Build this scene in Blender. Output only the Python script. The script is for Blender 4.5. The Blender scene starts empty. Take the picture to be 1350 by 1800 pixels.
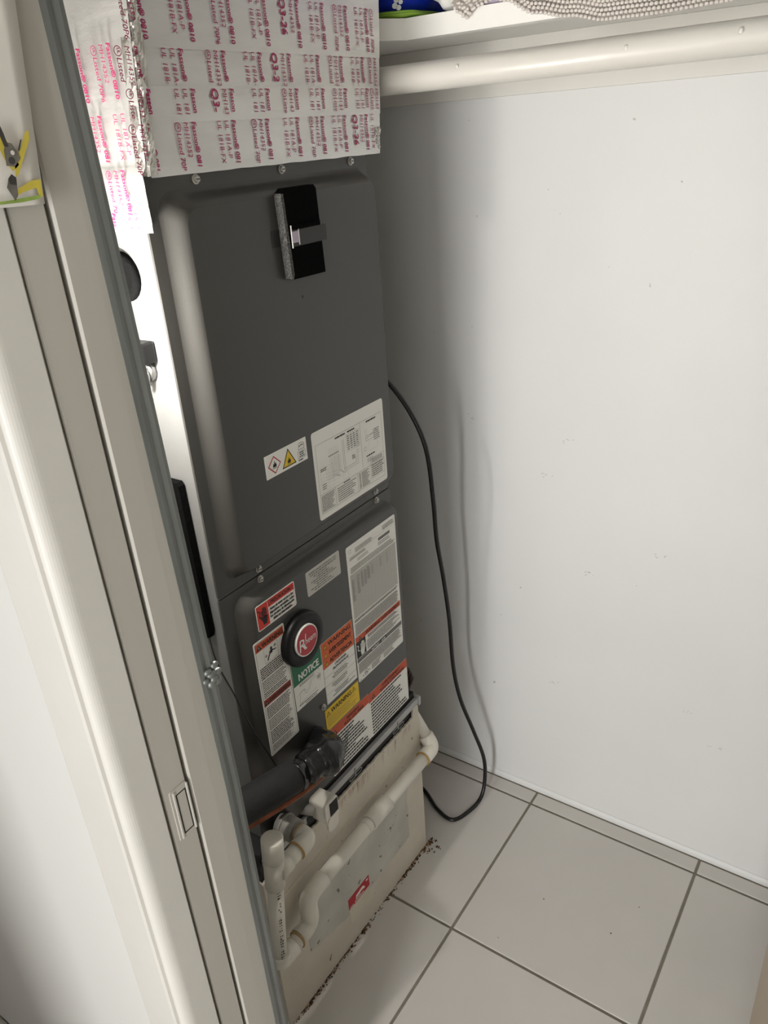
import bpy, math, random
from mathutils import Vector, Matrix, noise
random.seed(7)
S = bpy.context.scene
COL = S.collection

# ------------------------------------------------------------------ camera
F_PX = 1369.58
cd = bpy.data.cameras.new('camera')
cam = bpy.data.objects.new('camera', cd); COL.objects.link(cam)
cd.sensor_fit = 'HORIZONTAL'; cd.sensor_width = 36.0
cd.lens = F_PX / 1350.0 * 36.0
cd.clip_start = 0.02
RIGHT = Vector((0.82557, 0.56013, -0.06843)); DOWN = Vector((0.19628, -0.39604, -0.89701)); FWD = Vector((-0.52926, 0.72711, -0.43726))
cam.matrix_world = Matrix((
    (RIGHT.x, -DOWN.x, -FWD.x, 0.76826),
    (RIGHT.y, -DOWN.y, -FWD.y, -1.42474),
    (RIGHT.z, -DOWN.z, -FWD.z, 1.57243),
    (0, 0, 0, 1)))
S.camera = cam

# ------------------------------------------------------------------ light and exposure
W = bpy.data.worlds.new('world'); S.world = W; W.use_nodes = True
bg = W.node_tree.nodes['Background']; bg.inputs[0].default_value = (1.0, 0.98, 0.95, 1); bg.inputs[1].default_value = 1.75
LAMP_STRENGTH = 1000.0
LAMP_POS = (-0.008, -0.885, 1.385)
la = bpy.data.lights.new('daylight', 'AREA'); la.shape = 'RECTANGLE'; la.size = 0.32; la.size_y = 1.6
la.energy = 52.0; la.color = (1.0, 0.995, 0.985)
lo = bpy.data.objects.new('daylight', la); COL.objects.link(lo)
lo.location = (0.78, -3.5, 1.10); lo.rotation_euler = (math.radians(90), 0, 0)
S.view_settings.view_transform = 'Standard'; S.view_settings.look = 'None'
S.view_settings.gamma = 1.0; S.view_settings.exposure = 0.0
S.view_settings.use_curve_mapping = False

# ------------------------------------------------------------------ materials
def lin(c):
    return tuple(((x / 255) / 12.92 if x <= 10 else (((x / 255) + .055) / 1.055) ** 2.4) for x in c)
MATS = {}
def mat(name, rgb, rough=.5, metal=0.0, bump=0.0, bscale=60.0, var=0.0, vscale=6.0, spec=None, rvar=0.0, emit=0.0,
        specks=None, streak=None, trans=0.0):
    """procedural principled material; rgb is sRGB 0-255"""
    m = bpy.data.materials.new(name); m.use_nodes = True
    nt = m.node_tree; b = nt.nodes['Principled BSDF']
    c = lin(rgb)
    b.inputs['Base Color'].default_value = (*c, 1); b.inputs['Roughness'].default_value = rough; b.inputs['Metallic'].default_value = metal
    if spec is not None: b.inputs['Specular IOR Level'].default_value = spec
    if emit:
        b.inputs['Emission Color'].default_value = (*c, 1); b.inputs['Emission Strength'].default_value = emit
    tc = nt.nodes.new('ShaderNodeTexCoord')
    src = tc.outputs['Object']
    if streak:
        mp = nt.nodes.new('ShaderNodeMapping'); mp.inputs['Scale'].default_value = streak
        nt.links.new(src, mp.inputs[0]); src = mp.outputs[0]
    col = None
    if var:
        n = nt.nodes.new('ShaderNodeTexNoise'); n.inputs['Scale'].default_value = vscale; n.inputs['Detail'].default_value = 5
        nt.links.new(src, n.inputs['Vector'])
        r = nt.nodes.new('ShaderNodeValToRGB')
        r.color_ramp.elements[0].position = .3; r.color_ramp.elements[1].position = .7
        r.color_ramp.elements[0].color = (*[x * (1 - var) for x in c], 1); r.color_ramp.elements[1].color = (*[min(1, x * (1 + var * .6)) for x in c], 1)
        nt.links.new(n.outputs['Fac'], r.inputs[0]); col = r.outputs[0]
    if specks:   # (scale, threshold, rgb)
        n2 = nt.nodes.new('ShaderNodeTexNoise'); n2.inputs['Scale'].default_value = specks[0]; n2.inputs['Detail'].default_value = 3
        nt.links.new(tc.outputs['Object'], n2.inputs['Vector'])
        r2 = nt.nodes.new('ShaderNodeValToRGB')
        r2.color_ramp.elements[0].position = specks[1]; r2.color_ramp.elements[1].position = specks[1] + .03
        r2.color_ramp.elements[0].color = (0, 0, 0, 1); r2.color_ramp.elements[1].color = (1, 1, 1, 1)
        nt.links.new(n2.outputs['Fac'], r2.inputs[0])
        mx = nt.nodes.new('ShaderNodeMix'); mx.data_type = 'RGBA'
        nt.links.new(r2.outputs[0], mx.inputs[0])
        if col: nt.links.new(col, mx.inputs[6])
        else: mx.inputs[6].default_value = (*c, 1)
        mx.inputs[7].default_value = (*lin(specks[2]), 1); col = mx.outputs[2]
    if col: nt.links.new(col, b.inputs['Base Color'])
    if bump:
        n3 = nt.nodes.new('ShaderNodeTexNoise'); n3.inputs['Scale'].default_value = bscale; n3.inputs['Detail'].default_value = 4
        nt.links.new(src, n3.inputs['Vector'])
        bp = nt.nodes.new('ShaderNodeBump'); bp.inputs['Strength'].default_value = bump; bp.inputs['Distance'].default_value = .004
        nt.links.new(n3.outputs['Fac'], bp.inputs['Height']); nt.links.new(bp.outputs[0], b.inputs['Normal'])
        if rvar:
            mr = nt.nodes.new('ShaderNodeMapRange'); mr.inputs[3].default_value = max(0, rough - rvar); mr.inputs[4].default_value = rough + rvar
            nt.links.new(n3.outputs['Fac'], mr.inputs[0]); nt.links.new(mr.outputs[0], b.inputs['Roughness'])
    MATS[name] = m
    return m

mat('wall_paint', (216, 216, 214), .55, bump=.06, bscale=35, var=.03, vscale=3, specks=(42, .735, (170, 166, 156)))
mat('scuff', (158, 155, 147), .7)
mat('wall_plain', (212, 211, 207), .6, bump=.05, bscale=40)
mat('ceiling_paint', (215, 212, 205), .8)
mat('trim_paint', (188, 184, 175), .42, bump=.10, bscale=30, streak=(1, 1, .12), var=.05, vscale=10)
mat('shelf_white', (234, 232, 226), .4, bump=.05, bscale=40)
mat('trim_white', (216, 213, 206), .4, bump=.07, bscale=40, var=.03, vscale=8)
mat('galv', (128, 131, 128), .45, .55, bump=.25, bscale=45, streak=(1, 1, .15), var=.25, vscale=30)
mat('jamb_tan', (150, 138, 120), .5, bump=.08, bscale=30)
mat('gap_dark', (22, 18, 15), .9)
mat('tile', (196, 192, 186), .22, bump=.03, bscale=20, var=.04, vscale=5, specks=(60, .76, (150, 140, 125)))
mat('chip', (96, 86, 74), .8)
mat('grout', (122, 116, 104), .9, bump=.3, bscale=200, var=.15, vscale=40)
mat('hall_floor', (142, 128, 110), .5, var=.15, vscale=8)
mat('unit_paint', (68, 67, 64), .32, .2, bump=.03, bscale=400, spec=.5)
mat('unit_side_lit', (128, 128, 126), .36, .3, bump=.03, bscale=300)  # cabinet grey made lighter, lamplit brightness of the side put into the colour
mat('unit_dark', (20, 19, 18), .6)
mat('steel', (150, 150, 148), .35, .9, bump=.05, bscale=80)
mat('rail', (172, 172, 170), .45, .3, bump=.05, bscale=90)
mat('screw', (186, 184, 178), .4, .6)
mat('paper', (232, 231, 224), .5)
mat('paper_grey', (188, 186, 178), .5)
mat('ink', (22, 21, 20), .6)
mat('ink_grey', (105, 104, 100), .6)
mat('ink_light', (150, 149, 144), .6)
mat('orange', (214, 98, 44), .55)
mat('orange_red', (196, 78, 40), .55)
mat('brick_red', (150, 52, 34), .55)
mat('red', (206, 48, 30), .5)
mat('logo_red', (176, 22, 40), .3)
mat('green', (20, 104, 70), .5)
mat('yellow', (226, 190, 30), .5)
mat('white_ink', (226, 226, 220), .5)
mat('magenta', (168, 30, 92), .5)
mat('foil', (216, 216, 214), .34, .6, bump=.38, bscale=22, streak=(1, .6, 2.2), var=.08, vscale=14, rvar=.1)
mat('foil_crumple', (200, 198, 192), .22, .85, bump=.9, bscale=55, var=.1, vscale=20)
mat('black_plastic', (14, 14, 14), .42, spec=.25)
mat('black_foam', (10, 10, 10), .95, bump=.4, bscale=250, spec=.05)
mat('foam_cut', (90, 90, 88), .8, bump=1.0, bscale=500, var=.8, vscale=420)
mat('black_tape', (22, 22, 23), .2, bump=.5, bscale=60)
mat('dull_tape', (34, 34, 33), .5)
mat('pipe_foam', (26, 26, 26), .8, bump=.25, bscale=160, var=.2, vscale=120)
mat('copper', (136, 80, 54), .45, .7, var=.35, vscale=45)
mat('pvc', (226, 222, 210), .38, var=.04, vscale=20)
mat('pvc_fit', (220, 216, 204), .42, var=.04, vscale=25)
mat('pvc_grey', (150, 148, 142), .5)
mat('glue', (176, 142, 86), .35)
mat('cable', (18, 18, 18), .32)
mat('wire_brown', (58, 40, 30), .5)
mat('stand_front', (206, 198, 182), .55, bump=.15, bscale=30, var=.10, vscale=9, specks=(38, .70, (120, 104, 86)))
mat('stand_patch', (192, 189, 178), .5, bump=.15, bscale=40, var=.14, vscale=14, specks=(45, .66, (92, 88, 80)))
mat('stand_tape', (206, 198, 180), .5, bump=.2, bscale=60, var=.08, vscale=20)
mat('torn_pink', (176, 140, 130), .6, var=.3, vscale=60)
mat('dirt', (96, 70, 48), .95, bump=.5, bscale=200, var=.5, vscale=70)
mat('dirt_dark', (48, 34, 24), .95)
mat('stain', (168, 140, 108), .8, var=.3, vscale=60)
mat('sticker_red', (176, 30, 44), .5)
mat('rod_paint', (206, 203, 195), .33, bump=.22, bscale=28, streak=(.25, 1, 1), var=.05, vscale=20)
mat('bag_blue', (24, 52, 190), .3, bump=.35, bscale=22)
mat('bag_green', (150, 190, 70), .35, bump=.2, bscale=30)
mat('bag_white', (232, 230, 226), .45, bump=.3, bscale=22)
mat('lilac', (188, 176, 196), .5)
mat('knit', (212, 205, 197), .9, bump=.4, bscale=300)
mat('knit_shade', (165, 156, 147), .95)  # darker knit colour, paints the shade seen between the stitches
mat('card', (226, 222, 214), .7)
mat('wash_yellow', (208, 190, 74), .8, var=.15, vscale=60)
mat('wash_green', (150, 176, 84), .8, var=.2, vscale=60)
mat('wash_grey', (112, 108, 100), .8, var=.3, vscale=120)
mat('wash_dark', (66, 62, 58), .8, var=.2, vscale=120)
mat('bulb', (255, 250, 244), .4, emit=LAMP_STRENGTH)
mat('porcelain', (230, 228, 222), .25)

# ------------------------------------------------------------------ mesh builder
_txt = {}
def text_shape(s, bold=0.0, shear=0.0):
    k = (s, bold, shear)
    if k in _txt: return _txt[k]
    cu = bpy.data.curves.new('t', 'FONT'); cu.body = s; cu.size = 1; cu.shear = shear
    cu.resolution_u = 2; cu.fill_mode = 'FRONT'
    o = bpy.data.objects.new('t', cu); COL.objects.link(o)
    bpy.context.view_layer.update()
    dg = bpy.context.evaluated_depsgraph_get()
    me = bpy.data.meshes.new_from_object(o.evaluated_get(dg))
    v = [(p.co.x, p.co.y) for p in me.vertices]; f = [tuple(p.vertices) for p in me.polygons]
    bpy.data.objects.remove(o); bpy.data.curves.remove(cu); bpy.data.meshes.remove(me)
    xs = [a for a, _ in v] or [0, 1]; ys = [b for _, b in v] or [0, 1]
    _txt[k] = (v, f, min(xs), max(xs), min(ys), max(ys))
    return _txt[k]

class MB:
    def __init__(s): s.v = []; s.f = []; s.m = []; s.sm = []; s.mats = []
    def mi(s, m):
        if m not in s.mats: s.mats.append(m)
        return s.mats.index(m)
    def add(s, vs, fs, m, smooth=False):
        b = len(s.v); i = s.mi(m)
        s.v += [tuple(v) for v in vs]
        for f in fs: s.f.append(tuple(b + k for k in f)); s.m.append(i); s.sm.append(smooth)
    def box(s, x0, x1, y0, y1, z0, z1, m):
        s.add([(x0,y0,z0),(x1,y0,z0),(x1,y1,z0),(x0,y1,z0),(x0,y0,z1),(x1,y0,z1),(x1,y1,z1),(x0,y1,z1)],
              [(0,3,2,1),(4,5,6,7),(0,1,5,4),(1,2,6,5),(2,3,7,6),(3,0,4,7)], m)
    def bbox(s, x0, x1, y0, y1, z0, z1, m, b=.002, seg=2):
        """box with rounded vertical profile in all three axes (chamfered)"""
        import bmesh
        bm = bmesh.new(); bmesh.ops.create_cube(bm, size=1)
        for v in bm.verts: v.co = Vector(((x0+x1)/2+v.co.x*(x1-x0), (y0+y1)/2+v.co.y*(y1-y0), (z0+z1)/2+v.co.z*(z1-z0)))
        bmesh.ops.bevel(bm, geom=bm.edges[:], offset=b, segments=seg, affect='EDGES', profile=.5)
        bm.verts.index_update()
        s.add([v.co[:] for v in bm.verts], [[v.index for v in f.verts] for f in bm.faces], m); bm.free()
    def prism(s, pts, axis, a, b, m, smooth=False):
        """extrude closed 2D outline (CCW) along axis 'x','y','z' from a to b"""
        def P(p, h): return {'z': (p[0], p[1], h), 'x': (h, p[0], p[1]), 'y': (p[0], h, p[1])}[axis]
        n = len(pts)
        vs = [P(p, a) for p in pts] + [P(p, b) for p in pts]
        fs = [tuple((i, (i+1) % n, n+(i+1) % n, n+i)) for i in range(n)]
        s.add(vs, fs, m, smooth); k = len(s.v) - 2*n; i = s.mi(m)
        s.f.append(tuple(k+j for j in reversed(range(n)))); s.m.append(i); s.sm.append(False)
        s.f.append(tuple(k+n+j for j in range(n))); s.m.append(i); s.sm.append(False)
    def loft(s, rings, m, cap0=True, cap1=True, smooth=True):
        n = len(rings[0]); vs = [p for r in rings for p in r]; fs = []
        for k in range(len(rings)-1):
            for i in range(n):
                j = (i+1) % n; fs.append((k*n+i, k*n+j, (k+1)*n+j, (k+1)*n+i))
        b = len(s.v); s.add(vs, fs, m, smooth); i = s.mi(m)
        if cap0: s.f.append(tuple(b+j for j in reversed(range(n)))); s.m.append(i); s.sm.append(False)
        if cap1: s.f.append(tuple(b+(len(rings)-1)*n+j for j in range(n))); s.m.append(i); s.sm.append(False)
    def tube(s, pts, r, m, seg=14, cap=True, smooth=True, lump=0.0):
        pts = [Vector(p) for p in pts]; rs = r if isinstance(r, (list, tuple)) else [r]*len(pts)
        rings = []; prev = None
        for k, p in enumerate(pts):
            d = (pts[min(k+1, len(pts)-1)] - pts[max(k-1, 0)])
            d = d.normalized() if d.length > 1e-9 else Vector((0, 0, 1))
            if prev is None:
                a = Vector((0, 0, 1)) if abs(d.z) < .9 else Vector((1, 0, 0)); u = d.cross(a).normalized()
            else: u = (prev - d * prev.dot(d)).normalized()
            prev = u; w = d.cross(u); ring = []
            for i in range(seg):
                t = 2*math.pi*i/seg; q = rs[k]
                if lump:
                    nn = p + (u*math.cos(t)+w*math.sin(t))*q
                    q *= 1 + lump * noise.noise(nn*38) + lump*.5*noise.noise(nn*90)
                ring.append((p + (u*math.cos(t) + w*math.sin(t))*q)[:])
            rings.append(ring)
        s.loft(rings, m, cap, cap, smooth)
    def sphere(s, c, r, m, seg=16, rings=10, sc=(1,1,1)):
        R = []
        for k in range(1, rings):
            ph = math.pi*k/rings
            R.append([(c[0]+sc[0]*r*math.sin(ph)*math.cos(2*math.pi*i/seg), c[1]+sc[1]*r*math.sin(ph)*math.sin(2*math.pi*i/seg), c[2]-sc[2]*r*math.cos(ph)) for i in range(seg)])
        s.loft(R, m)
    def build(s, name, parent=None):
        me = bpy.data.meshes.new(name); me.from_pydata(s.v, [], s.f); me.update()
        for m in s.mats: me.materials.append(MATS[m])
        me.polygons.foreach_set('material_index', s.m); me.polygons.foreach_set('use_smooth', s.sm)
        o = bpy.data.objects.new(name, me); COL.objects.link(o)
        if parent is not None:
            o.parent = parent
            if parent.type == 'EMPTY': o.location = -parent.location
        return o

def tag(o, label=None, cat=None, group=None, kind=None):
    if label: o['label'] = label
    if cat: o['category'] = cat
    if group: o['group'] = group
    if kind: o['kind'] = kind
    return o
def empty(name, loc):
    o = bpy.data.objects.new(name, None); COL.objects.link(o); o.location = loc; o.empty_display_size = .05
    return o
def one(name, fn, parent=None, label=None):
    m = MB(); fn(m); o = m.build(name, parent)
    if label: o['label'] = label
    return o
def smooth_path(pts, n=8):
    """Catmull-Rom through points"""
    P = [Vector(p) for p in pts]; P = [P[0]*2-P[1]] + P + [P[-1]*2-P[-2]]; out = []
    for i in range(1, len(P)-2):
        for k in range(n):
            t = k/n
            out.append(.5*((2*P[i])+(P[i+1]-P[i-1])*t+(2*P[i-1]-5*P[i]+4*P[i+1]-P[i+2])*t*t+(3*P[i]-P[i-1]-3*P[i+1]+P[i+2])*t**3))
    out.append(P[-2]); return out
def bend(a, c, b, r, n=6):
    """arc rounding corner c between a and b"""
    a, c, b = Vector(a), Vector(c), Vector(b)
    d1 = (a-c).normalized(); d2 = (b-c).normalized(); p = c+d1*r; q = c+d2*r; out = []
    for k in range(n+1):
        t = k/n; out.append(p*(1-t)**2 + c*2*t*(1-t) + q*t*t)
    return out
def rrect(a0, a1, b0, b1, r, k=5):
    pts = []
    for cx, cy, t0 in ((a1-r, b0+r, -90), (a1-r, b1-r, 0), (a0+r, b1-r, 90), (a0+r, b0+r, 180)):
        for i in range(k+1):
            t = math.radians(t0+90*i/k); pts.append((cx+r*math.cos(t), cy+r*math.sin(t)))
    return pts

# print on a flat frame: origin o, right u, up v, normal n
class Print(MB):
    def __init__(s, o, u, v, n, h0=.0006):
        super().__init__(); s.o = Vector(o); s.u = Vector(u); s.vv = Vector(v); s.n = Vector(n); s.h = h0
    def P(s, a, b, l=0): return (s.o + s.u*(a*.001) + s.vv*(b*.001) + s.n*(s.h + l*.00012))[:]
    def rect(s, a0, b0, a1, b1, m, l=0): s.add([s.P(a0,b0,l), s.P(a1,b0,l), s.P(a1,b1,l), s.P(a0,b1,l)], [(0,1,2,3)], m)
    def poly(s, pts, m, l=0): s.add([s.P(a,b,l) for a, b in pts], [tuple(range(len(pts)))], m)
    def line(s, pts, w, m, l=0):
        for (a, b), (c, d) in zip(pts, pts[1:]):
            L = math.hypot(c-a, d-b) or 1; x = -(d-b)/L*w/2; y = (c-a)/L*w/2
            s.add([s.P(a-x,b-y,l), s.P(c-x,d-y,l), s.P(c+x,d+y,l), s.P(a+x,b+y,l)], [(0,1,2,3)], m)
    def frame(s, a0, b0, a1, b1, w, m, l=0): s.line([(a0,b0),(a1,b0),(a1,b1),(a0,b1),(a0,b0)], w, m, l)
    def circ(s, a, b, r, m, l=0, ry=None, n=24): s.poly([(a+r*math.cos(2*math.pi*i/n), b+(ry or r)*math.sin(2*math.pi*i/n)) for i in range(n)], m, l)
    def text(s, t, a, b, size, m, l=1, fit=None, bold=0.0, shear=0.0, align='l', rot=0):
        v, f, x0, x1, y0, y1 = text_shape(t, bold, shear)
        sx = sy = size
        if fit: sx = fit / max(1e-6, x1-x0)
        w = (x1-x0)*sx; off = {'l': 0, 'c': -w/2, 'r': -w}[align]
        cr, sr = math.cos(rot), math.sin(rot)
        for i, (ex, ey) in enumerate(((0,0),) if bold < .004 else ((-bold,0),(bold,0),(0,bold*.8),(0,-bold*.8))):   # heavier strokes by overprinting
            out = []
            for x, y in v:
                p = (x-x0)*sx+off+ex*1.5*size; q = (y+ey*1.5)*sy
                out.append(s.P(a+p*cr-q*sr, b+p*sr+q*cr, l+i*.2))
            s.add(out, f, m)
    def lines(s, a0, b0, a1, b1, n, m, th=.55, ragged=.15, center=False, gap=.7, wmin=2, wmax=6):
        """illegible small print: n rows of word-length dashes"""
        st = (b1-b0)/n
        for k in range(n):
            y = b1-(k+.75)*st; end = a1-(a1-a0)*ragged*random.random(); x = a0
            if center: sh = (a1-end)/2; x += sh; end = a1-sh
            while x < end-.5:
                w = min(random.uniform(wmin, wmax), end-x); s.rect(x, y, x+w, y+st*th, m, 1); x += w+gap
    def warn(s, a, b, h, fill=None, edge='ink', l=1):
        t = h*1.12
        s.poly([(a-t/2,b),(a+t/2,b),(a,b+h)], edge, l)
        if fill: s.poly([(a-t*.36,b+h*.1),(a+t*.36,b+h*.1),(a,b+h*.83)], fill, l+1)
        s.rect(a-h*.05, b+h*.3, a+h*.05, b+h*.62, 'ink' if fill else 'white_ink', l+2); s.rect(a-h*.05, b+h*.14, a+h*.05, b+h*.23, 'ink' if fill else 'white_ink', l+2)
FRONT = ((0, 1, 0), (0, 0, 1), (1, 0, 0))
def struct(o): o['kind'] = 'structure'; return o

# ------------------------------------------------------------------ setting
CEIL = 2.4; DOORH = 2.05
BX0, BX1 = -0.66, 1.02          # closet inside, along X
WI, WO = -0.985, -1.119         # door wall: closet face, hall face
JL, JR = 0.200, 0.761           # door opening
# floor with real tiles
fl = struct(one('floor', lambda m: m.box(BX0, BX1, -1.13, .0, -.05, -.0022, 'grout')))
T = .408; G = .0030
xs = [.164+T*k for k in range(-3, 4)]; ys = [-.054+T*k for k in range(-3, 2)]
for i in range(len(xs)-1):
    for j in range(len(ys)-1):
        a0 = max(xs[i]+G, BX0); a1 = min(xs[i+1]-G, BX1); b0 = max(ys[j]+G, -1.13); b1 = min(ys[j+1]-G, -.0125)
        if a1-a0 > .02 and b1-b0 > .02:
            one('tile', lambda m: m.bbox(a0, a1, b0, b1, -.012, 0, 'tile', .0012, 1), fl)
for x, y, r in ((.461,-.296,.0042),(.492,-.204,.0026),(.306,-.293,.003),(.261,-.43,.002),(.037,-.295,.003)):   # chips in the glaze
    one('tile_chip', lambda m: m.prism([(x+r*math.cos(k*math.pi/4)*random.uniform(.4,1), y+.7*r*math.sin(k*math.pi/4)*random.uniform(.4,1)) for k in range(8)], 'z', .0001, .0003, 'chip'), fl)
struct(one('floor_hall', lambda m: m.box(-1.6, 2.0, -2.2, -1.13, -.05, -.001, 'hall_floor')))
wb_ = struct(one('wall_back', lambda m: m.box(BX0-.1, BX1+.1, 0, .1, -.05, CEIL, 'wall_paint')))
for x, z in ((.207,.98),(.191,.36),(.504,.405),(-.012,1.003),(.409,.762),(.563,.331),(.267,.682),(.16,.894)):   # scuffs
    def sc(m):
        for k in range(5):
            a = x+random.uniform(-.014,.014); b = z+random.uniform(-.007,.007); L = random.uniform(.002,.007); t = random.uniform(-.5,.9)
            m.add([(a,-.0004,b),(a+L*math.cos(t),-.0004,b+L*math.sin(t)),(a+L*math.cos(t),-.0004,b+L*math.sin(t)+.0009),(a,-.0004,b+.0011)], [(0,1,2,3)], 'scuff')
    one('scuff_mark', sc, wb_)
struct(one('wall_left', lambda m: m.box(BX0-.1, BX0, -1.119, 0, -.05, CEIL, 'wall_plain')))
struct(one('wall_right', lambda m: m.box(BX1, BX1+.1, -1.119, 0, -.05, CEIL, 'wall_plain')))
struct(one('ceiling', lambda m: m.box(-1.6, 2.0, -2.2, .1, CEIL, CEIL+.1, 'ceiling_paint')))
def wf(m):
    m.box(-1.6, JL-.022, WO, WI, -.05, CEIL, 'wall_plain')
    m.box(JR+.029, 2.0, WO, WI, -.05, CEIL, 'wall_plain')
    m.box(JL-.022, JR+.029, WO, WI, DOORH+.022, CEIL, 'wall_plain')
struct(one('wall_front', wf))
def wh(m):     # unseen hall wall opposite the closet; its tall opening is added to trim the daylight
    m.box(-1.6, .26, -2.3, -2.2, -.05, CEIL, 'wall_plain'); m.box(1.25, 2.0, -2.3, -2.2, -.05, CEIL, 'wall_plain'); m.box(.26, 1.25, -2.3, -2.2, 2.1, CEIL, 'wall_plain')
struct(one('wall_hall', wh))
struct(one('wall_hall_left', lambda m: m.box(-1.7, -1.6, -2.3, -1.1, -.05, CEIL, 'wall_plain')))
struct(one('wall_hall_right', lambda m: m.box(2.0, 2.1, -2.3, -1.1, -.05, CEIL, 'wall_plain')))
# caulk line along the foot of the back wall
struct(one('baseboard_back', lambda m: m.prism([(0,-.002),(0,.013),(-.002,.013),(-.006,.007),(-.0078,-.002)], 'x', BX0, BX1, 'wall_paint')))

# door frame, hinge-less side: profile pieces standing side by side
def vert(name, pts, m, z1=DOORH+.02, lean=0.0, zr=.9):
    a = sum(pts[i][0]*pts[(i+1) % len(pts)][1]-pts[(i+1) % len(pts)][0]*pts[i][1] for i in range(len(pts)))
    if a < 0: pts = pts[::-1]
    q = MB(); q.loft([[(x, y-lean*max(0, z-zr), z) for x, y in pts] for z in (0, zr, z1)], m, smooth=False)     # old frame, slightly out of plumb
    return struct(q.build(name))
t1 = vert('trim_1', [(.178,-.9970),(.2010,-.9970),(.2020,-.992),(.2003,-.986),(.2020,-.981),(.201,-.9765),(.178,-.9765)], 'galv', lean=.024)
t2 = vert('trim_2', [(.178,-1.0415),(.1985,-1.0415),(.2003,-1.0395),(.2005,-1.015),(.2,-.9960),(.178,-.9960)], 'trim_paint', lean=.004)
t3 = vert('trim_3', [(.178,-1.0765),(.1975,-1.0765),(.199,-1.075),(.199,-1.0470),(.1975,-1.0455),(.178,-1.0455)], 'trim_paint', lean=.004)
vert('trim_4', [(.170,-1.0800),(.1985,-1.0800),(.2005,-1.082)] + [(.1905+.0100*math.cos(math.radians(t)), -1.1100+.0150*math.sin(math.radians(t))) for t in range(0,-91,-10)] + [(.1895,-1.1245),(.1880,-1.1200),(.1865,-1.1205),(.1852,-1.1262),(.180,-1.1268),(.118,-1.1248),(.108,-1.1205),(.1055,-1.119),(.170,-1.119)], 'trim_white', lean=.002)
vert('trim_5', [(.170,-1.119),(.1805,-1.119),(.1805,-.9785),(.170,-.9785)], 'gap_dark', lean=.01)   # dark gaps between the boards
vert('trim_6', [(.783,-1.119),(JR+.1,-1.119),(JR+.1,-1.134),(.795,-1.134),(.783,-1.128)], 'trim_paint')
vert('trim_7', [(.780,-1.119),(.790,-1.119),(.790,-.985),(.7595,-.985)], 'jamb_tan')   # stands a little out of square
struct(one('trim_8', lambda m: m.box(JL-.022, JR+.029, -1.119, -.985, DOORH, DOORH+.022, 'trim_paint')))
# painted-over strike plate on the jamb
def strike(m):
    m.prism(rrect(-1.0700,-1.0470,.886,.958,.003), 'x', .1985, .2002, 'trim_paint')
    for a0,a1,b0,b1 in ((-1.0630,-1.0618,.894,.948),(-1.0505,-1.0493,.894,.948),(-1.0630,-1.0493,.948,.9494),(-1.0630,-1.0493,.8925,.894)):
        m.box(.2002,.2004,a0,a1,b0,b1,'gap_dark')
    m.box(.2002,.2010,-1.0480,-1.0462,.888,.955,'trim_white'); m.box(.2002,.2010,-1.0665,-1.0645,.888,.955,'trim_white')
one('strike_plate', strike, t3, 'strike plate painted over on the jamb')
def glob(m):
    for k in range(9):
        m.sphere((.2025+random.uniform(-.001,.0015), -.986+random.uniform(-.010,.010), 1.058+random.uniform(-.013,.013)), random.uniform(.004,.007), 'galv', 8, 6, (.6,1,.8))
one('caulk_lump', glob, t1, 'lump of old caulk')
# cable along the foot of the hall wall
c = tag(empty('wall_cable', (-.75,-1.126,0)), 'thin white cable along the foot of the hall wall', 'cable')
one('cord', lambda m: m.tube([(-1.55,-1.128,.028),(-.6,-1.128,.028),(-.4,-1.127,.026),(-.02,-1.127,.022)], .008, 'trim_paint'), c)
one('clip', lambda m: m.tube([(-.545,-1.128,.028),(-.528,-1.128,.028)], .011, 'trim_white'), c)

# ------------------------------------------------------------------ lamp behind the door frame (its light falls on the cabinet side and back wall)
lp = tag(empty('closet_lamp', (LAMP_POS[0], WI, LAMP_POS[2])), 'bare bulb lampholder on the closet side of the door wall', 'lamp')
def lathe_y(m, prof, x, z, mt, seg=20):
    m.loft([[(x+r*math.cos(2*math.pi*i/seg), y, z-r*math.sin(2*math.pi*i/seg)) for i in range(seg)] for y, r in prof], mt)
one('lampholder', lambda m: lathe_y(m, [(WI,.038),(WI+.006,.038),(WI+.010,.024),(WI+.064,.019),(WI+.069,.016)], LAMP_POS[0], LAMP_POS[2], 'porcelain'), lp)
one('bulb', lambda m: lathe_y(m, [(LAMP_POS[1]+a, r) for a, r in ((-.030,.007),(-.016,.010),(-.007,.0125),(0,.013),(.007,.0118),(.012,.008),(.0145,.003))], LAMP_POS[0], LAMP_POS[2], 'bulb'), lp)

# ------------------------------------------------------------------ stand under the unit
SY0, SY1, SZ = -.812, -.299, .418
st = tag(empty('plenum_stand', (-.28,-.555,0)), 'grimy off-white plenum box standing on the tiles under the air handler', 'stand')
one('body', lambda m: m.box(-.56, -.004, SY0+.004, SY1-.003, .0, .400, 'stand_front'), st)
def face(m):   # front sheet with torn upper edge
    n = 90; pts = [(SY0,.0),(SY1,.0),(SY1,.434),(-.318,.436),(-.322,.414)]
    for k in range(n):
        y = -.322-(k/n)*(.805-.322); pts.append((y, .412+.004*noise.noise((y*60,1,0))+.003*noise.noise((y*190,2,0))))
    pts.append((SY0,.405)); m.prism(pts, 'x', -.004, .0, 'stand_front')
one('front_sheet', face, st)
def patch(m):
    P = []
    for (a, b), (c, d) in zip([(-.735,.300),(-.728,.118),(-.60,.092),(-.368,.092),(-.362,.300)], [(-.728,.118),(-.60,.092),(-.368,.092),(-.362,.300),(-.735,.300)]):
        for k in range(12): P.append((a+(c-a)*k/12, b+(d-b)*k/12))
    m.prism([(y+.010*noise.noise((y*22,z*22,3)), z+.008*noise.noise((y*30,z*30,9))) for y, z in P], 'x', 0, .0004, 'stand_patch')
one('paint_patch', patch, st, 'greyish bare patch')
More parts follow.
